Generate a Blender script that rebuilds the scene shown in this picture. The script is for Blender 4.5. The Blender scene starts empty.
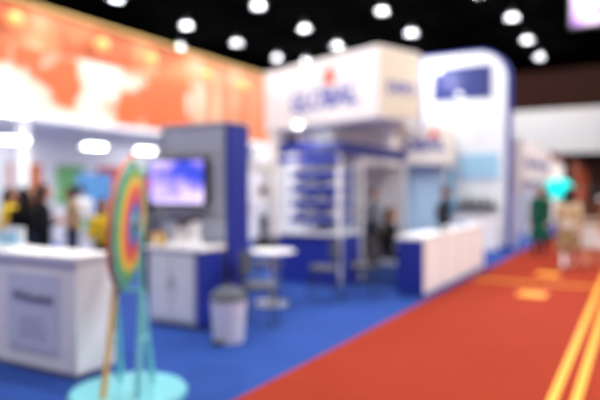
import bpy, math, random
from mathutils import Vector, Matrix, kdtree, Euler
random.seed(4)
S = bpy.context.scene
S.view_settings.view_transform = 'Standard'
COL = S.collection

def lin(c):
    return tuple(((x/255)/12.92 if x/255 <= .04045 else ((x/255+.055)/1.055)**2.4) for x in c)

MATS = {}
def M(name, rgb, rough=.6, metal=0, emit=0, var=.06, scale=6, spec=.5):
    if name in MATS: return MATS[name]
    m = bpy.data.materials.new(name); m.use_nodes = True
    nt = m.node_tree; b = nt.nodes['Principled BSDF']
    c = lin(rgb)
    tc = nt.nodes.new('ShaderNodeTexCoord'); n = nt.nodes.new('ShaderNodeTexNoise')
    n.inputs['Scale'].default_value = scale; n.inputs['Detail'].default_value = 3
    r = nt.nodes.new('ShaderNodeValToRGB')
    r.color_ramp.elements[0].color = (*[x*(1-var) for x in c], 1)
    r.color_ramp.elements[1].color = (*[min(1, x*(1+var)) for x in c], 1)
    nt.links.new(tc.outputs['Object'], n.inputs['Vector']); nt.links.new(n.outputs['Fac'], r.inputs['Fac'])
    nt.links.new(r.outputs['Color'], b.inputs['Base Color'])
    b.inputs['Roughness'].default_value = rough; b.inputs['Metallic'].default_value = metal
    b.inputs['Specular IOR Level'].default_value = spec
    if emit:
        nt.links.new(r.outputs['Color'], b.inputs['Emission Color'])
        b.inputs['Emission Strength'].default_value = emit
    MATS[name] = m; return m

def blobs(name, c1, c2, c3, scale, t1=.47, t2=.53, rough=.6, emit=0, stretch=(1,1,1)):
    m = bpy.data.materials.new(name); m.use_nodes = True
    nt = m.node_tree; b = nt.nodes['Principled BSDF']
    tc = nt.nodes.new('ShaderNodeTexCoord'); mp = nt.nodes.new('ShaderNodeMapping'); mp.inputs['Scale'].default_value = stretch
    n = nt.nodes.new('ShaderNodeTexNoise'); n.inputs['Scale'].default_value = scale; n.inputs['Detail'].default_value = 3
    r = nt.nodes.new('ShaderNodeValToRGB'); r.color_ramp.elements[0].position = t1; r.color_ramp.elements[0].color = (*lin(c1), 1)
    r.color_ramp.elements[1].position = t2; r.color_ramp.elements[1].color = (*lin(c2), 1)
    e = r.color_ramp.elements.new(min(.99, t2+.12)); e.color = (*lin(c3), 1)
    nt.links.new(tc.outputs['Object'], mp.inputs['Vector']); nt.links.new(mp.outputs['Vector'], n.inputs['Vector'])
    nt.links.new(n.outputs['Fac'], r.inputs['Fac']); nt.links.new(r.outputs['Color'], b.inputs['Base Color'])
    b.inputs['Roughness'].default_value = rough
    if emit:
        nt.links.new(r.outputs['Color'], b.inputs['Emission Color']); b.inputs['Emission Strength'].default_value = emit
    MATS[name] = m; return m

white = M('white_laminate', (236,236,240), .45, var=.02)
offwhite = M('offwhite_panel', (226,220,212), .6, var=.03)
cream = M('cream_panel', (214,200,184), .6, var=.03)
grey = M('grey_panel', (168,174,192), .5, var=.03)
dgrey = M('dark_grey_plastic', (50,52,58), .5)
mgrey = M('mid_grey_fabric', (85,90,102), .8)
black = M('black_plastic', (12,12,14), .5)
blue = M('royal_blue_panel', (20,42,145), .5, var=.04)
navy = M('navy_panel', (12,28,104), .5, var=.04)
ink = M('blue_lettering', (20,44,160), .5)
redink = M('red_lettering', (225,70,40), .5)
alu = M('brushed_aluminium', (190,192,196), .35, metal=.7, var=.03)
cyan = M('pale_cyan_paint', (112,194,206), .4, var=.03)
tan = M('tan_wood', (205,170,95), .5)
yellow = M('yellow_tape', (232,168,24), .6, var=.05, scale=20)
amber = M('amber_floor_sticker', (240,140,34), .6, var=.05)
paleblue = M('pale_blue_graphic', (150,195,225), .5)

class B:
    def __init__(s): s.v=[]; s.f=[]; s.m=[]; s.mats=[]; s.sm=[]
    def mi(s, mat):
        if mat not in s.mats: s.mats.append(mat)
        return s.mats.index(mat)
    def add(s, vs, fs, mat, smooth=False, T=None):
        o=len(s.v); k=s.mi(mat)
        for p in vs:
            p=Vector(p); s.v.append(T@p if T else p)
        for f in fs: s.f.append([i+o for i in f]); s.m.append(k); s.sm.append(smooth)
        return s
    def box(s,x0,x1,y0,y1,z0,z1,mat,T=None):
        vs=[(x,y,z) for z in (z0,z1) for y in (y0,y1) for x in (x0,x1)]
        return s.add(vs,[(0,2,3,1),(4,5,7,6),(0,1,5,4),(2,6,7,3),(0,4,6,2),(1,3,7,5)],mat,False,T)
    def tube(s,p0,p1,r0,r1,mat,n=16,smooth=True,T=None):
        p0=Vector(p0);p1=Vector(p1);a=(p1-p0).normalized()
        q=a.to_track_quat('Z','Y'); vs=[]
        for p,r in((p0,r0),(p1,r1)):
            for i in range(n):
                t=2*math.pi*i/n; vs.append(p+q@Vector((r*math.cos(t),r*math.sin(t),0)))
        fs=[(i,(i+1)%n,n+(i+1)%n,n+i) for i in range(n)]
        s.add(vs,fs,mat,smooth,T)
        s.add(vs,[tuple(range(n-1,-1,-1)),tuple(range(n,2*n))],mat,False,T); return s
    def capsule(s,p0,r0,p1,r1,mat,n=10,T=None):
        p0=Vector(p0);p1=Vector(p1);a=(p1-p0)
        L=a.length; q=a.normalized().to_track_quat('Z','Y'); rings=[]
        for k in (75,50,25): rings.append((-r0*math.sin(math.radians(k)), r0*math.cos(math.radians(k))))
        rings.append((0,r0)); rings.append((L,r1))
        for k in (25,50,75): rings.append((L+r1*math.sin(math.radians(k)), r1*math.cos(math.radians(k))))
        vs=[p0+q@Vector((r*math.cos(2*math.pi*i/n),r*math.sin(2*math.pi*i/n),z)) for z,r in rings for i in range(n)]
        m=len(rings); fs=[(j*n+i,j*n+(i+1)%n,(j+1)*n+(i+1)%n,(j+1)*n+i) for j in range(m-1) for i in range(n)]
        fs+= [tuple(range(n-1,-1,-1)), tuple(range((m-1)*n,m*n))]
        return s.add(vs,fs,mat,True,T)
    def loft(s,rings,mat,n=20,T=None,smooth=True):
        vs=[(cx+rx*math.cos(2*math.pi*i/n),cy+ry*math.sin(2*math.pi*i/n),cz) for cx,cy,cz,rx,ry in rings for i in range(n)]
        m=len(rings); fs=[(j*n+i,j*n+(i+1)%n,(j+1)*n+(i+1)%n,(j+1)*n+i) for j in range(m-1) for i in range(n)]
        s.add(vs,fs,mat,smooth,T)
        s.add(vs,[tuple(range(n-1,-1,-1)), tuple(range((m-1)*n,m*n))],mat,False,T); return s
    def ell(s,c,rx,ry,rz,mat,n=16,T=None,fn=None,keep=None):
        vs=[];m=n//2+2
        for j in range(1,m):
            p=math.pi*j/m
            for i in range(n):
                t=2*math.pi*i/n; v=[rx*math.sin(p)*math.cos(t),ry*math.sin(p)*math.sin(t),-rz*math.cos(p)]
                if fn: v=fn(v)
                vs.append((v[0]+c[0],v[1]+c[1],v[2]+c[2]))
        k=m-1
        fs=[(j*n+i,j*n+(i+1)%n,(j+1)*n+(i+1)%n,(j+1)*n+i) for j in range(k-1) for i in range(n)]
        fs+=[tuple(range(n-1,-1,-1)), tuple(range((k-1)*n,k*n))]
        if keep:
            fs=[f for f in fs if keep(Vector([sum(vs[i][a]-c[a] for i in f)/len(f) for a in range(3)]))]
        return s.add(vs,fs,mat,True,T)
    def poly(s,pts,d,mat,T=None):
        n=len(pts); vs=[(x,d[0],z) for x,z in pts]+[(x,d[1],z) for x,z in pts]
        fs=[tuple(range(n)),tuple(range(2*n-1,n-1,-1))]+[((i+1)%n,i,n+i,n+(i+1)%n) for i in range(n)]
        return s.add(vs,fs,mat,False,T)
    def text(s,txt,size,T,mat,bold=0):
        c=bpy.data.curves.new('t','FONT'); c.body=txt; c.size=size; c.extrude=.005; c.offset=bold; c.align_x='CENTER'; c.align_y='CENTER'
        o=bpy.data.objects.new('t',c); COL.objects.link(o)
        bpy.context.view_layer.update()
        me=bpy.data.meshes.new_from_object(o.evaluated_get(bpy.context.evaluated_depsgraph_get()))
        s.add([v.co.copy() for v in me.vertices],[tuple(p.vertices) for p in me.polygons],mat,False,T)
        bpy.data.objects.remove(o); bpy.data.curves.remove(c); bpy.data.meshes.remove(me); return s
    def obj(s,name,loc=(0,0,0),rz=0,bevel=0,parent=None,sc=1):
        me=bpy.data.meshes.new(name); me.from_pydata([tuple(v) for v in s.v],[],s.f)
        for m in s.mats: me.materials.append(m)
        me.polygons.foreach_set('material_index',s.m); me.polygons.foreach_set('use_smooth',s.sm); me.update()
        o=bpy.data.objects.new(name,me); o.location=loc; o.rotation_euler=(0,0,rz); o.scale=(sc,)*3
        COL.objects.link(o)
        if bevel:
            bv=o.modifiers.new('bevel','BEVEL'); bv.width=bevel; bv.segments=2; bv.limit_method='ANGLE'
        if parent: o.parent=parent
        return o

def faceY(x,y,z):
    return Matrix.Translation((x,y,z))@Matrix.Rotation(math.pi/2,4,'X')
def faceX(x,y,z):
    return Matrix.Translation((x,y,z))@Matrix.Rotation(math.pi/2,4,'Z')@Matrix.Rotation(math.pi/2,4,'X')

def plight(name,loc,P,r,parent=None,col=(1,.98,.95)):
    l=bpy.data.lights.new(name,'POINT'); l.energy=P; l.shadow_soft_size=r; l.color=col
    o=bpy.data.objects.new(name,l); o.location=loc; COL.objects.link(o)
    if parent:
        o.parent=parent; o.location=Vector(loc)-parent.location
    return o

# ---------------- hall shell ----------------
concrete=M('hall_floor_concrete',(90,86,84),.7)
ceilm=M('ceiling_black',(2,2,2),1,spec=0)
B().box(-34,14,-6,56,-.2,-.012,concrete).obj('floor')
B().box(-34,14,-6,56,12,12.2,ceilm).obj('ceiling')
B().box(-34.3,-34,-6,56,-.2,12.2,M('wall_side_black',(4,4,5),1,spec=0)).obj('wall_left')
B().box(14,14.3,-6,56,-.2,12.2,M('wall_right_paint',(120,112,108),.9)).obj('wall_right')
B().box(-34,14,-6.3,-6,-.2,12.2,M('wall_front_paint',(120,112,108),.9)).obj('wall_front')
w=B(); w.box(-34,14,56,56.3,-.2,12.2,M('wall_back_brown',(44,24,19),.9,spec=.1)); w.obj('wall_back')
b=B(); b.box(-30,13,53,55.9,4.6,8.2,M('balcony_white',(176,174,174),.7)); b.box(-30,13,52.95,53,6.2,6.35,grey)
for i in range(12): b.box(-28+i*3.6,-27.9+i*3.6,52.95,53,4.6,8.2,grey)
for i in range(10): b.box(-28+i*4.4,-27.4+i*4.4,53.4,54,-.012,4.6,M('maroon_pillar',(96,34,26),.7))
b.obj('balcony_gallery')
b=B(); 
for x in (-28,-20.5,-9.5,-2,6): 
    for dx in(-.25,.25): b.tube((x+dx,-5,11.55),(x+dx,55,11.55),.05,.05,ceilm,8)
    b.tube((x,-5,11.95),(x,55,11.95),.05,.05,ceilm,8)
    for i in range(40): b.tube((x-.25 if i%2 else x+.25,-5+i*1.5,11.55),(x,-5+(i+.5)*1.5,11.95),.025,.025,ceilm,6)
b.obj('ceiling_truss')

def carpet(name,c1,bump=.3):
    m=M(name,c1,.95,var=.10,scale=1.2,spec=.15); nt=m.node_tree; n=nt.nodes.new('ShaderNodeTexNoise'); n.inputs['Scale'].default_value=260
    bp=nt.nodes.new('ShaderNodeBump'); bp.inputs['Strength'].default_value=bump; nt.links.new(n.outputs['Fac'],bp.inputs['Height'])
    nt.links.new(bp.outputs['Normal'],nt.nodes['Principled BSDF'].inputs['Normal']); return m
B().box(-33,-2.68,-5.5,52,-.011,-.001,carpet('blue_carpet',(40,72,148))).obj('blue_carpet')
B().box(-2.68,6,-5.5,52,-.011,-.001,carpet('red_carpet',(148,46,22))).obj('red_carpet')
t=B()
t.box(-.60,-.53,-5,50,.0,.003,yellow).box(-.44,-.37,-5,50,.0,.003,yellow).box(-2.6,-.61,10.88,10.99,.0,.003,yellow).box(-.36,5.5,10.88,10.99,.0,.003,yellow)
t.obj('floor_marking_tape')
for (x,y) in ((-1.42,9.75),(-1.5,12.2)):
    s_=B(); s_.box(-.21,.21,-.24,.24,.0,.004,amber).box(-.15,.15,-.18,.18,.004,.0045,yellow); s_.obj('floor_sticker',(x,y,0))

# ---------------- ceiling lamps ----------------
def highbay(x,y,z=11,P=1250,r=.27):
    b=B(); b.loft([(0,0,.25,.34,.34),(0,0,.38,.26,.26),(0,0,.55,.14,.14),(0,0,.7,.1,.1)],dgrey,16)
    b.tube((0,0,.7),(0,0,12-z-.004),.015,.015,dgrey,8)
    o=b.obj('high_bay_lamp',(x,y,z)); plight('bulb',(x,y,z-.06),P,r,o)
for p in [(-23.1,22),(-17.5,26.5),(-23.3,27.6),(-23.2,32.5),(-27.2,31.6),(-17.6,31.6),(-12.2,30.6),(-12.3,35.7),(-14.3,41.8),(-6.9,30.2),(-6.3,35.3),(-6.4,41.1),(-6.4,46.6),(-23.2,37.6),(-17.8,36.5),(-18.6,39.2),(-21.9,39.6)]:
    highbay(*p)
for x in (-23,-12,-6.3,3.5,9):  # lamps out of view; rightmost row added for more light on the counters
    for y in (0,6,12,18,24):
        if -.4924*x+.8704*y<28.5: highbay(x,y)

# ---------------- hanging LED screen (top right) ----------------
b=B(); b.box(-2.6,4,27.3,27.5,8.3,10.8,black)
b.box(-2.5,3.9,27.28,27.3,8.4,10.7,blobs('led_screen_picture',(90,60,150),(160,120,190),(210,190,220),.8,.4,.5,emit=.3))
for x in(-2,0,3.4): b.tube((x,27.4,10.8),(x,27.4,11.995),.02,.02,dgrey,8)
b.obj('hanging_led_screen')

# ---------------- orange pavilion on the left ----------------
o1=blobs('orange_map_print',(200,88,34),(222,196,176),(230,220,210),.42,.47,.51)
o2=blobs('orange_band_print',(168,76,30),(200,122,74),(222,176,142),.5,.44,.60)
o3=blobs('peach_stripe_print',(184,100,58),(200,152,118),(216,194,176),.7,.42,.55,stretch=(1,1.5,.25))
b=B()
b.box(-14.4,-14,4,16.8,5.35,6.45,o2).box(-14.4,-14,4,16.8,3.6,5.35,o1).box(-14.4,-14,16.8,22,3.6,6.45,o3)
b.box(-14.45,-13.95,4,22,3.45,3.6,white).box(-14.45,-13.9,4,22,6.45,6.52,tan)
for y in (4,10,16.8,21.7): b.box(-14.35,-14.05,y,y+.3,0,3.45,white)
b.box(-18.2,-18,4,22,0,3.6,white).box(-18,-14.4,21.8,22,0,3.6,white).box(-18,-14.4,4,4.2,0,3.6,white)
b.box(-18,-14.4,4,22,3.5,3.6,white)
posts=[(0,150,160),(225,90,120),(240,190,60),(90,150,210),(230,120,60),(120,190,120),(200,60,60)]
for i in range(9):
    y=5+i*1.85; b.box(-17.99,-17.93,y,y+1.2,1.1,2.5,M('poster_print_%d'%(i%7),posts[i%7],.5,var=.4,scale=3))
for i in range(7): b.box(-15.6,-15.0,5+i*2.3,6.4+i*2.3,0,1.0,white if i%2 else offwhite)
b.obj('orange_exhibition_pavilion')
for y in (7.2,9.4,11.9,13.9,16.1,18.4,20.4):
    b=B(); b.box(-.1,.1,-.38,.38,0,.08,alu).box(-.08,.08,-.35,.35,-.02,0,M('lamp_tube',(255,250,240),.4,emit=14,var=0)).box(.1,.115,-.35,.35,.0,.07,MATS['lamp_tube'])
    b.box(-.02,.0,-.3,-.28,.08,.6,alu).box(-.02,.0,.28,.3,.08,.6,alu)
    b.tube((0.0,0,.5),(-.42,0,.5),.02,.02,alu,8)
    b.box(-.02,0,-.3,.3,.49,.52,alu)
    b.obj('strip_spotlight',(-13.45,y,2.8))
for y in (7.2,9.4): 
    b=B(); b.box(-.1,.1,-.38,.38,0,.08,alu).box(-.08,.11,-.35,.35,-.03,0.05,MATS['lamp_tube']).box(-.42,-.1,-.02,.02,.02,.06,alu); b.obj('wall_wash_light',(-13.45,y+.1,3.5))
for y in (6,12,18):
    l=bpy.data.lights.new('pavilion_ceiling_panel','AREA'); l.energy=60; l.size=2; l.size_y=2
    o=bpy.data.objects.new('pavilion_ceiling_light',l); o.location=(-16.2,y,3.48); COL.objects.link(o)
for i,y in enumerate((7.9,9.6,12.4,14.4,17.2,19.5)):
    b=B(); b.ell((0,0,0),.2,.2,.2,M('lantern_glow',(240,160,90),.5,emit=.9,var=.05),14).tube((-.35,0,0),(-.18,0,0),.03,.03,tan,8); b.obj('globe_lantern',(-13.62,y,5.9-.04*i))

def booth(name,x0,x1,y0,y1,h,fas,wallm,fz=.35):
    b=B(); 
    b.box(x0,x0+.06,y0,y1,0,h,wallm).box(x0+.06,x1,y1-.06,y1,0,h,wallm)
    for (x,y) in((x1-.06,y0),(x1-.06,y1-.06),(x0,y0-.06)): b.box(x,x+.06,y,y+.06,0,h,alu)
    b.box(x1-.06,x1,y0+.06,y1-.06,h-fz,h,fas).box(x0,x1,y0-.04,y0,h-fz,h,fas)
    return b.obj(name)
booth('white_shell_booth',-12.9,-9.2,19.2,22,3.3,white,white)
booth('white_shell_booth',-12.6,-10.2,13.7,16,2.5,offwhite,white)

# ---------------- hanging sign tower ----------------
b=B()
b.box(-4.75,0,0,1.64,3.42,5.22,M('sign_face_white',(222,216,216),.6,var=.03))
b.box(-.004,.012,.05,1.6,3.47,5.17,M('sign_side_cream',(206,194,176),.6))
b.text('GLOBAL',.74,faceY(-2.1,-.01,4.1),ink,.02)
b.poly([(-2.05,4.5),(-1.55,4.5),(-1.7,5.0),(-1.95,4.85)],(-.02,0),redink)
b.text('EXPO',.42,faceX(.02,.85,4.2),ink,.01)
b.box(-4.7,-4.3,.1,.5,0,3.42,offwhite).box(-4.7,-4.3,1.2,1.6,0,3.42,offwhite)
b.box(-1.0,-.7,1.3,1.6,0,3.42,offwhite)
b.obj('hanging_sign_tower',(-5.69,14,0),math.radians(-21))

def roundrect(x0,x1,z0,z1,r,n=10):
    pts=[(x0,z0),(x1,z0)]
    for i in range(n+1):
        a=math.pi/2*i/n; pts.append((x1-r+r*math.cos(a),z1-r+r*math.sin(a)))
    pts.append((x0,z1)); return pts
b=B()
b.poly(roundrect(-5.5,-3.05,0,5.42,.8),(16.72,17.2),blue)
b.poly(roundrect(-5.42,-3.12,.1,5.35,.75),(16.70,16.72),M('portal_face',(218,224,232),.5,var=.02))
b.box(-5.1,-3.5,16.67,16.70,4.1,5.0,navy)
b.box(-4.35,-3.3,16.66,16.70,1.9,2.6,paleblue).box(-5.3,-4.5,16.66,16.70,.9,2.2,M('aqua_print',(110,180,215),.5,var=.3,scale=3))
b.box(-4.4,-3.3,16.35,16.70,1.12,1.18,dgrey)
for i in range(5): b.box(-4.3+i*.2,-4.2+i*.2,16.42,16.6,1.18,1.32+.05*(i%2),dgrey)
b.box(-4.4,-3.3,16.35,16.70,0,.9,white)
b.obj('blue_portal_wall')
b=B(); b.box(-7.8,-5.56,15.75,16.5,2.3,3.38,cream).box(-5.56,-4.45,15.75,16.5,2.3,3.3,offwhite)
b.text('GLOBAL',.46,faceY(-5.35,15.74,2.8),ink,.012)
b.poly([(-4.95,3.0),(-4.68,3.0),(-4.78,3.28)],(15.72,15.75),redink)
b.box(-7.7,-4.6,16.3,16.45,0,2.3,M('frosted_blue_wall',(176,205,228),.4,var=.12,scale=1.5))
b.box(-4.6,-4.5,15.8,15.9,0,2.3,alu)
b.obj('bulkhead_sign_wall')
def armlamp(name,x,y,z,back,P=22,r=.07):
    b=B(); b.tube((0,0.02,.02),(0,back,.12),.012,.012,alu,8).loft([(0,0,.05,.1,.1),(0,0,.1,.08,.08),(0,0,.16,.04,.04)],alu,12)
    o=b.obj(name,(x,y,z)); plight('bulb',(x,y,z-.03),P,r,o)
armlamp('arm_spotlight',-4.78,16.1,4.8,.6,40,.1)
armlamp('arm_spotlight',-4.2,16.1,4.06,.6,6)
armlamp('arm_spotlight',-4.85,8.5,2.6,.4,34,.085)

# ---------------- shelf booth (blue) ----------------
b=B()
x0,x1,y0,y1,h=-5.46,-4.3,8.94,12.1,2.4
for (x,y) in((x0,y0),(x1-.06,y0),(x1-.06,y1),(x0,y1),(x1-.06,y0+.9),(x0,y0+.9)): b.box(x,x+.06,y,y+.06,0,h,white)
b.box(x0,x1,y0-.05,y0-.01,h-.17,h,navy).box(x1,x1+.04,y0-.05,y1,h-.2,h,navy)
b.box(x0,x1,y0-.05,y0-.01,h-.34,h-.24,blue)
b.box(x0,x1,y0+.01,y1+.04,h-.02,h+.02,navy)
for z in (1.05,1.3,1.55,1.8): b.box(x0+.2,x1-.1,y0+.03,y0+.6,z,z+.13,blue)
for z in (1.18,1.43,1.68,1.93): b.box(x0+.2,x1-.1,y0+.02,y0+.6,z,z+.015,white)
b.box(x0+.06,x1-.06,y0+.7,y0+.74,0,h-.02,M('shelf_back',(195,205,230),.5))
b.box(x0,x1-.02,y0-.02,y0+.85,0,.84,blue).box(x0-.03,x1,y0-.06,y0+.86,.84,.88,white)
b.box(x0,x0+.04,y0+.96,y1,0,h-.02,white).box(x0+.06,x1-.06,y1,y1+.04,0,h-.3,white)
for i,z in enumerate((1.195,1.445,1.695)):
    for k in range(4):
        xx=x0+.26+k*.2; b.box(xx,xx+.1,y0+.15,y0+.3,z,z+.07,white if (k+i)%2 else M('product_box_blue',(60,90,190)))
b.obj('blue_display_booth')

# ---------------- right counters ----------------
for i in range(4):
    ya=8.65+i*.99; b=B()
    b.box(-3.2,-2.78,ya,ya+.96,.04,.85,white).box(-3.22,-2.76,ya-.01,ya+.97,.85,.9,white)
    b.box(-3.18,-2.82,ya+.03,ya+.93,0,.04,dgrey)
    b.box(-2.78,-2.774,ya+.04,ya+.92,.1,.82,M('counter_front_white',(244,246,250),.4,var=.01))
    if i==0: b.box(-3.2,-2.78,ya-.012,ya,.04,.85,blue)
    b.obj('display_counter')
b=B(); b.box(-.15,.15,-.1,.1,0,.02,black).box(-.02,.02,-.02,.02,.02,.12,black).box(-.25,.25,-.02,.01,.12,.42,black); b.obj('computer_monitor',(-3.0,10.3,.9),2.2)
b=B(); 
for i in range(4): b.box(-.12,.12,-.16,.16,i*.02,i*.02+.018,[white,paleblue,white,blue][i])
b.obj('brochure_stack',(-3.0,11.6,.9),.2)

# ---------------- white booth row behind the portal ----------------
b=B()
b.box(-3.3,-2.82,17.6,23.4,1.9,3.0,white).box(-3.3,-2.82,17.55,17.6,1.5,3.05,offwhite)
for y in (17.6,20.4,23.2): b.box(-3.2,-3.0,y,y+.2,0,1.9,white)
b.box(-6,-5.9,17.6,23.4,0,3,white).box(-5.9,-3.3,23.2,23.4,0,3,grey)
for k in range(3): b.text('hall expo',.4,faceX(-2.81,18.7+k*1.8,2.4),ink)
b.obj('white_row_booth')
b=B(); b.box(-.25,.25,-.1,.1,0,.1,dgrey).box(-.05,.05,-.04,.04,.1,1.3,dgrey)
b.ell((0,0,1.64),.46,.06,.34,M('teal_led_sign',(10,215,205),.4,emit=1.3,var=.05),24)
b.obj('teal_round_sign',(-2.36,21.7,0),-.2)
booth('maroon_booth',-9,-3.2,26,32,3.2,M('maroon_panel',(120,40,30)),offwhite)
b=B(); b.box(-3,-2.7,33,40,0,3,M('brown_partition',(120,60,40))).box(-2.72,-2.68,33.5,39.5,.4,2.6,M('orange_poster',(220,110,60))); b.obj('brown_partition_wall')

# ---------------- monitor column + cabinet ----------------
b=B()
b.box(-5.4,-4.37,5.9,6.28,0,2.39,grey).box(-4.37,-4.31,5.88,6.30,0,2.41,blue).box(-5.42,-4.31,5.88,6.3,2.39,2.43,grey)
for z in (.9,1.28,2.05): b.box(-5.4,-4.37,5.89,5.9,z,z+.02,alu)
for x in (-5.4,-4.41): b.box(x,x+.04,5.885,5.9,0,2.39,alu)
b.obj('display_column')
b=B(); b.box(-5.52,-4.60,5.79,5.87,1.40,2.0,black)
b.box(-5.49,-4.63,5.785,5.79,1.43,1.97,blobs('tv_picture',(50,70,200),(160,140,235),(225,210,250),1.9,.38,.46,emit=.9))
b.box(-5.2,-4.95,5.87,5.9,1.6,1.8,dgrey); b.obj('wall_television')
b=B(); b.box(-5.1,-4.37,5.34,5.76,.05,.9,grey).box(-4.37,-4.31,5.33,5.76,.05,.9,blue).box(-5.13,-4.28,5.3,5.78,.9,.94,white).box(-5.05,-4.4,5.38,5.74,0,.05,dgrey)
b.box(-5.06,-4.75,5.325,5.34,.1,.86,M('cabinet_door',(205,208,218))).box(-4.73,-4.41,5.325,5.34,.1,.86,MATS['cabinet_door'])
b.box(-4.78,-4.765,5.31,5.325,.45,.6,alu).box(-4.715,-4.7,5.31,5.325,.45,.6,alu)
b.obj('storage_cabinet')
b=B(); b.box(-.15,.15,-.12,.12,0,.05,white).box(-.15,.15,0,.12,.05,.28,white).box(-.15,.15,-.12,.12,.28,.34,dgrey).tube((0,-.06,.2),(0,-.06,.28),.03,.03,dgrey,12); b.obj('coffee_machine',(-4.76,5.58,.94))
b=B(); b.loft([(0,0,0,.03,.03),(0,0,.1,.04,.04)],white,14).tube((.04,0,.03),(.06,0,.05),.006,.006,white,6).tube((.06,0,.05),(.04,0,.08),.006,.006,white,6); b.obj('coffee_cup',(-4.48,5.5,.94))
b=B(); b.box(-.08,.08,-.06,.06,0,.12,tan).box(-.08,.08,-.06,.06,.12,.14,yellow).box(-.02,.02,-.062,-.06,.02,.1,white); b.obj('snack_box',(-5.02,5.42,.94),.1)

b=B(); b.loft([(0,0,0,.15,.15),(0,0,.02,.16,.16),(0,0,.42,.19,.19),(0,0,.44,.2,.2)],white,24)
b.loft([(0,0,.44,.2,.2),(0,0,.5,.19,.19),(0,0,.56,.12,.12),(0,0,.58,.05,.05)],mgrey,24)
b.tube((0,0,.58),(0,0,.62),.03,.035,dgrey,12).box(-.05,.05,-.24,-.15,.01,.04,dgrey); b.obj('pedal_bin',(-3.77,5.13,0))

def chair(loc,rz,seatm,legm=None,name='conference_chair'):
    legm=legm or dgrey; b=B()
    b.loft([(0,0,.43,.21,.2),(0,0,.45,.235,.225),(0,0,.48,.235,.225),(0,0,.5,.2,.19)],seatm,24)
    for k in range(6):
        a0=-.95+k*.32; a1=a0+.32
        pts=[(-.24*math.sin(a),-.235*math.cos(a)) for a in(a0,a1)]
        vs=[(px*s1,py*s1,z) for z in(.58,.86) for s1 in(1,.93) for px,py in pts]
        b.add(vs,[(0,1,5,4),(3,2,6,7),(4,5,7,6),(1,0,2,3),(0,4,6,2),(5,1,3,7)],seatm)
    for sx in(-1,1):
        b.tube((sx*.16,.16,.44),(sx*.2,.2,.001),.013,.011,legm,8).tube((sx*.16,-.15,.44),(sx*.2,-.22,.001),.013,.011,legm,8)
        b.tube((sx*.15,-.17,.44),(sx*.14,-.2,.66),.012,.012,legm,8)
        b.tube((sx*.18,.18,.22),(sx*.18,-.185,.22),.009,.009,legm,8)
    return b.obj(name,loc,rz)
chair((-3.93,5.95,0),-1.2,mgrey)
chair((-3.98,7.75,0),2.3,mgrey)
chair((-4.95,7.75,0),-2.4,dgrey)
chair((-3.6,8.3,0),1.6,dgrey)
b=B(); b.loft([(0,0,.72,.33,.33),(0,0,.735,.34,.34),(0,0,.75,.33,.33)],white,32).tube((0,0,.03),(0,0,.72),.035,.03,alu,16)
b.loft([(0,0,0,.24,.24),(0,0,.02,.23,.23),(0,0,.05,.05,.05)],alu,28); b.obj('round_table',(-4.5,7.15,0))

# ---------------- front left counter ----------------
b=B(); b.box(-6.3,-4.09,3.43,3.85,.05,1.0,white).box(-6.33,-4.06,3.4,3.88,1.0,1.04,white).box(-6.25,-4.14,3.47,3.82,0,.05,grey)
b.box(-4.98,-4.3,3.415,3.43,.2,.88,M('counter_poster',(205,210,232),.5,var=.05))
b.text('Welcome',.14,faceY(-4.63,3.41,.66),M('grey_lettering',(110,112,145)))
for i in range(3): b.box(-4.82,-4.5+.02*(i%3),3.41,3.415,.46-i*.07,.468-i*.07,MATS['grey_lettering'])
b.obj('reception_counter')
b=B(); b.box(-.15,.15,-.1,.1,0,.03,white).box(-.14,.14,-.02,0,.03,.16,paleblue).box(-.14,.14,.06,.08,.03,.2,white); b.obj('leaflet_holder',(-5.3,3.65,1.04))

# ---------------- prize wheel ----------------
b=B()
b.loft([(0,0,0,.45,.45),(0,0,.03,.45,.45),(0,0,.05,.43,.43)],cyan,48)
T=Matrix.Rotation(math.radians(31),4,'Z')@Matrix.Translation((0,0,.02))
TW=T@Matrix.Translation((0,0,1.32))@Matrix.Rotation(math.radians(4),4,'Y')@Matrix.Translation((0,0,-1.32))
cols=[(70,160,140),(110,175,85),(230,190,70),(225,115,55),(205,75,100),(95,110,185),(60,165,185)]
R=.505
for side in(-1,1):
    for k in range(7):
        ra=R*(1-k/7.6); rb=R*(1-(k+1)/7.6); m=M('wheel_ring_%d'%k,cols[k],.4,var=.03); n=48
        vs=[(side*(.02+.03*math.sqrt(max(0,1-(r/R)**2))),r*math.cos(2*math.pi*i/n),1.32+r*math.sin(2*math.pi*i/n)) for r in(ra,rb) for i in range(n)]
        b.add(vs,[(i,(i+1)%n,n+(i+1)%n,n+i) for i in range(n)],m,True,TW)
b.tube((-.02,0,1.32),(.02,0,1.32),R,R,M('wheel_rim',(205,120,100)),48,True,TW)
b.tube((-.07,0,1.32),(.07,0,1.32),.06,.06,alu,20,True,TW)
for i in range(14):
    a=2*math.pi*i/14; b.tube((.02,R*.94*math.cos(a),1.32+R*.94*math.sin(a)),(.06,R*.94*math.cos(a),1.32+R*.94*math.sin(a)),.008,.008,alu,8,True,TW)
for sx in(-1,1):
    b.tube((sx*.09,0,1.36),(sx*.1,0,.8),.018,.018,cyan,12,True,T)
    for sy in(-1,1):
        b.tube((sx*.1,0,.82),(sx*.13,sy*.24,.02),.022,.026,tan if (sx,sy)==(-1,-1) else cyan,12,True,T)
    b.tube((sx*.12,-.12,.42),(sx*.12,.12,.42),.012,.012,cyan,10,True,T)
b.tube((-.11,0,.8),(.11,0,.8),.02,.02,cyan,12,True,T).tube((-.1,0,1.32),(.1,0,1.32),.02,.02,alu,12,True,T)
b.box(.02,.05,-.03,.03,1.82,1.87,redink,T)
b.tube((.03,0,1.85),(.12,0,1.7),.01,.01,alu,8,True,T)
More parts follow.
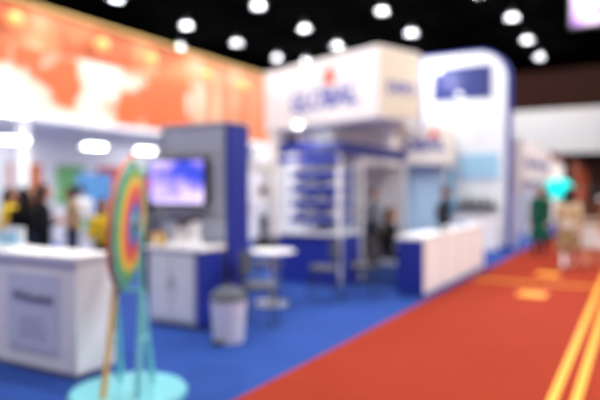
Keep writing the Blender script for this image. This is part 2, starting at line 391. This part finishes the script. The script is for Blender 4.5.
b.tube((.12,0,1.7),(.1,0,1.36),.01,.01,alu,8,True,T)
b.obj('prize_wheel',(-3.46,3.40,0))

b=B(); b.box(-.9,.9,-.3,.3,.0,.76,white).box(-.95,.95,-.33,.33,.76,.8,offwhite)
for i in range(6): b.box(-.8+i*.28,-.65+i*.28,-.15,.1,.8,.92+.05*(i%3),[M('product_yellow',(240,200,50)),M('product_teal',(40,170,180)),M('product_pink',(230,110,130))][i%3])
b.obj('product_table',(-9.6,8.9,0),.3)
b=B(); b.box(-.9,.9,-.3,.3,.0,.76,M('teal_cloth',(60,140,150))).box(-.95,.95,-.33,.33,.76,.8,offwhite)
for i in range(6): b.box(-.8+i*.28,-.65+i*.28,-.15,.1,.8,.95+.05*(i%2),[MATS['product_pink'],white,MATS['product_yellow']][i%3])
b.obj('product_table',(-9.6,12.3,0),1.2)
b=B(); b.box(-.4,.4,-.02,.02,.05,2.0,MATS['poster_print_3']).box(-.42,.42,-.15,.15,0,.05,alu); b.obj('roll_up_banner',(-11.5,10.2,0),.8)
b=B(); b.box(-.4,.4,-.02,.02,.05,2.0,MATS['poster_print_1']).box(-.42,.42,-.15,.15,0,.05,alu); b.obj('roll_up_banner',(-12.2,12.6,0),.8)

# ---------------- people ----------------
skin=M('skin',(190,132,104),.55,var=.03); hairb=M('hair_black',(12,10,9),.6,spec=.2); eyem=M('eye_dark',(20,14,12),.3); lip=M('lips',(170,85,80),.5)
def person(loc,rz,H,top,bot,pose='stand',longhair=False,coat=None,shoes=None,sleeve='long'):
    s=H/1.7; shoes=shoes or black
    src=B()
    sit=pose=='sit'; hz=.55 if sit else .93
    lean=.06 if sit else .0
    def L(zrel): return lean*zrel/.5
    src.loft([(0,L(-.08),hz-.09,.10,.08),(0,0,hz-.02,.165,.12),(0,L(.06),hz+.06,.16,.115)],bot,20)
    src.loft([(0,L(.02),hz+.02,.165,.122),(0,L(.15),hz+.15,.14,.105),(0,L(.32),hz+.32,.178,.125),(0,L(.42),hz+.43,.185,.108),(0,L(.5),hz+.49,.115,.08),(0,L(.53),hz+.53,.055,.055)],top,20)
    ny=L(.55)
    src.capsule((0,ny,hz+.5),.052,(0,ny+.01,hz+.6),.05,skin)
    def chain(pts,rs,ms):
        for i in range(len(pts)-1): src.capsule(pts[i],rs[i],pts[i+1],rs[i+1],ms[i])
    hands=[]
    for sx in(-1,1):
        sh=Vector((sx*.18,L(.45),hz+.44))
        if pose in('stand',):  el=sh+Vector((sx*.05,-.03,-.28)); wr=el+Vector((sx*.0,.07,-.24))
        elif pose=='walk':
            k=sx; el=sh+Vector((sx*.045,-.08*k-.02,-.27)); wr=el+Vector((0,.06-.1*k,-.235))
        elif pose=='hold': el=sh+Vector((sx*.04,.0,-.28)); wr=el+Vector((-sx*.09,.22,.06))
        else: el=sh+Vector((sx*.05,.07,-.27)); wr=el+Vector((-sx*.05,.23,-.0))
        chain([sh,el,wr],[.066,.048,.031],[top,top if sleeve=='long' else skin])
        hands.append((sx,el,wr))
        if sit:
            hp=Vector((sx*.09,.02,hz-.02)); kn=hp+Vector((sx*.03,.43,.0)); an=kn+Vector((0,-.02,-.44)); 
        elif pose=='walk':
            hp=Vector((sx*.09,0,hz-.06)); kn=hp+Vector((0,.06+.09*sx,-.4)); an=Vector((sx*.09,.26*sx*.8-.02,.09)); 
        else:
            hp=Vector((sx*.09,0,hz-.06)); kn=Vector((sx*.1,.02,.48)); an=Vector((sx*.11,-.02,.09))
        chain([hp,kn,an],[.09,.062,.043],[bot,bot])
        src.capsule(an+Vector((0,-.02,-.045)),.042,an+Vector((0,.15,-.055)),.033,shoes)
    if coat:
        src.loft([(0,0,.42,.26,.21),(0,0,.7,.21,.17),(0,0,hz+.1,.158,.124)],coat,20)
    tmp=src.obj('tmp'); rm=tmp.modifiers.new('r','REMESH'); rm.mode='VOXEL'; rm.voxel_size=.017; rm.use_smooth_shade=True
    sm=tmp.modifiers.new('s','SMOOTH'); sm.iterations=3
    bpy.context.view_layer.update()
    me=bpy.data.meshes.new_from_object(tmp.evaluated_get(bpy.context.evaluated_depsgraph_get()))
    pts=[]
    for f,m in zip(src.f,src.m):
        vs=[src.v[i] for i in f]; c=sum(vs,Vector())/len(vs)
        if len(f)<=4:
            for u in (.0,.25,.5,.75,1):
                for w_ in(.0,.5,1):
                    a=vs[0].lerp(vs[1],u); d=vs[3 if len(f)>3 else 2].lerp(vs[2],u); pts.append((a.lerp(d,w_),m))
            pts.append((c,m))
    kd=kdtree.KDTree(len(pts))
    for i,(p,_) in enumerate(pts): kd.insert(p,i)
    kd.balance()
    out=B(); out.mats=list(src.mats)
    out.v=[v.co.copy() for v in me.vertices]
    for p in me.polygons:
        out.f.append(list(p.vertices)); out.m.append(pts[kd.find(p.center)[1]][1]); out.sm.append(True)
    md=tmp.data; bpy.data.objects.remove(tmp); bpy.data.meshes.remove(md); bpy.data.meshes.remove(me)
    c=Vector((0,ny+.025,hz+.68))
    def hf(v):
        x,y,z=v
        if z<0: k=1+z*2.6; x*=k; y=y*(1+z*1.2)+(.012 if y>0 else 0)
        if abs(x)<.02 and y>0 and -.035<z<.01: y+=.012
        return [x,y,z]
    out.ell(c,.074,.095,.118,skin,20,None,hf)
    out.capsule(c+Vector((0,.09,.005)),.009,c+Vector((0,.106,-.025)),.014,skin,8)
    for sx in(-1,1):
        out.ell(c+Vector((sx*.029,.082,.012)),.012,.008,.007,eyem,8)
        out.ell(c+Vector((sx*.075,-.005,-.005)),.009,.018,.03,skin,8)
    out.ell(c+Vector((0,.083,-.052)),.022,.008,.006,lip,8)
    out.ell(c+Vector((0,-.008,.012)),.085,.106,.124,hairb,20,keep=lambda p:(p.y<.035 or p.z>.062) and (p.z>-.07))
    if longhair:
        out.loft([(0,ny-.06,hz+.40,.07,.035),(0,ny-.06,hz+.5,.1,.05),(0,ny-.055,hz+.6,.1,.06),(0,ny-.04,hz+.7,.095,.075),(0,ny-.02,hz+.77,.06,.06)],hairb,16)
    for sx,el,wr in hands:
        a=(wr-el).normalized(); q=a.to_track_quat('Z','X'); Tm=Matrix.Translation(wr)@q.to_matrix().to_4x4()
        out.ell((0,0,.045),.016,.038,.05,skin,12,Tm)
        for k,(off,ln) in enumerate(((-.027,.062),(-.009,.075),(.009,.07),(.026,.055))):
            p0=Vector((0,off,.08)); p1=p0+Vector((.008,off*.1,ln*.5)); p2=p1+Vector((.02,0,ln*.45))
            out.capsule(p0,.0085,p1,.008,skin,8,Tm); out.capsule(p1,.008,p2,.0065,skin,8,Tm)
        out.capsule((0,-.028,.025),.011,(.012,-.055,.055),.009,skin,8,Tm); out.capsule((.012,-.055,.055),.009,(.022,-.058,.082),.0075,skin,8,Tm)
    zmin=min(v.z for v in out.v)
    for v in out.v: v.z-=zmin
    return out.obj('person',loc,rz,sc=s)
C=lambda n,c: M('cloth_'+n,c,.9,spec=.2)
blk=C('black',(14,14,18)); beige=C('beige',(190,168,138)); pink=C('rose',(196,150,130)); wht=C('white',(215,215,218)); ylw=C('yellow',(215,180,40)); grn=C('green',(14,78,62)); dnm=C('denim',(36,44,74)); brn=C('brown',(84,50,38)); gry=C('grey',(110,110,120)); red=C('red',(150,36,36)); khk=C('khaki',(140,115,85))
person((-1.24,13.2,0),.1,1.64,beige,wht,'walk',True,coat=khk)
person((-.84,13.7,0),-.1,1.68,brn,beige,'walk',True,sleeve='short',coat=wht)
person((-2.12,15.6,0),2.9,1.68,grn,blk,'stand',True,coat=grn)
person((-1.75,18.6,0),3.1,1.66,blk,dnm,'walk')
person((-1.2,20.5,0),.0,1.66,wht,brn,'walk')
person((-1.9,24.6,0),3.0,1.68,red,blk,'walk')
person((-2.4,19.4,0),1.4,1.6,brn,blk,'stand')
person((-1.55,16.6,0),.2,1.62,blk,brn,'walk',True)
# left visitors
person((-7.55,5.75,0),-.8,1.66,blk,blk,'hold',True)
person((-7.98,5.75,0),1.6,1.6,blk,dnm,'hold',True)
person((-8.6,5.95,0),-1.0,1.62,ylw,dnm,'stand',True)
person((-8.3,6.9,0),2.2,1.64,khk,dnm,'hold',sleeve='short')
person((-6.7,6.1,0),-2.0,1.46,ylw,blk,'hold',True)
person((-6.5,6.9,0),.6,1.6,gry,dnm,'stand',True)
person((-10.9,9.3,0),.7,1.68,wht,blk,'stand')
person((-9.2,10.5,0),-.6,1.66,blk,brn,'walk')
person((-12.0,8.6,0),-1.6,1.66,blk,dnm,'stand',True)
person((-8.2,12.6,0),2.0,1.66,wht,dnm,'hold')
person((-10.2,7.5,0),-2.0,1.66,brn,dnm,'walk')
# booth staff
chair((-3.8,9.65,0),-1.57,dgrey); person((-3.76,9.65,0.02),-1.57,1.62,blk,blk,'sit',True)
chair((-4.75,10.7,0),-2.6,dgrey); person((-4.75,10.7,0.02),-2.6,1.62,dnm,blk,'sit')
person((-4.8,11.6,0),-1.8,1.62,gry,blk,'stand')
person((-3.7,12.95,0),-1.2,1.66,blk,dnm,'stand')
person((-5.0,13.2,0),-2.2,1.66,gry,blk,'stand',True)

# ---------------- camera ----------------
cd=bpy.data.cameras.new('camera'); cam=bpy.data.objects.new('camera',cd); COL.objects.link(cam)
cam.location=(0,0,1.6); cam.rotation_euler=(math.radians(90-.955),0,math.radians(29.5))
cd.lens=36; cd.sensor_width=36; cd.dof.use_dof=True; cd.dof.focus_distance=1.6; cd.dof.aperture_fstop=.9; cd.dof.aperture_blades=0
S.camera=cam
wd=bpy.data.worlds.new('World'); S.world=wd; wd.use_nodes=True; wd.node_tree.nodes['Background'].inputs[0].default_value=(.02,.02,.025,1)
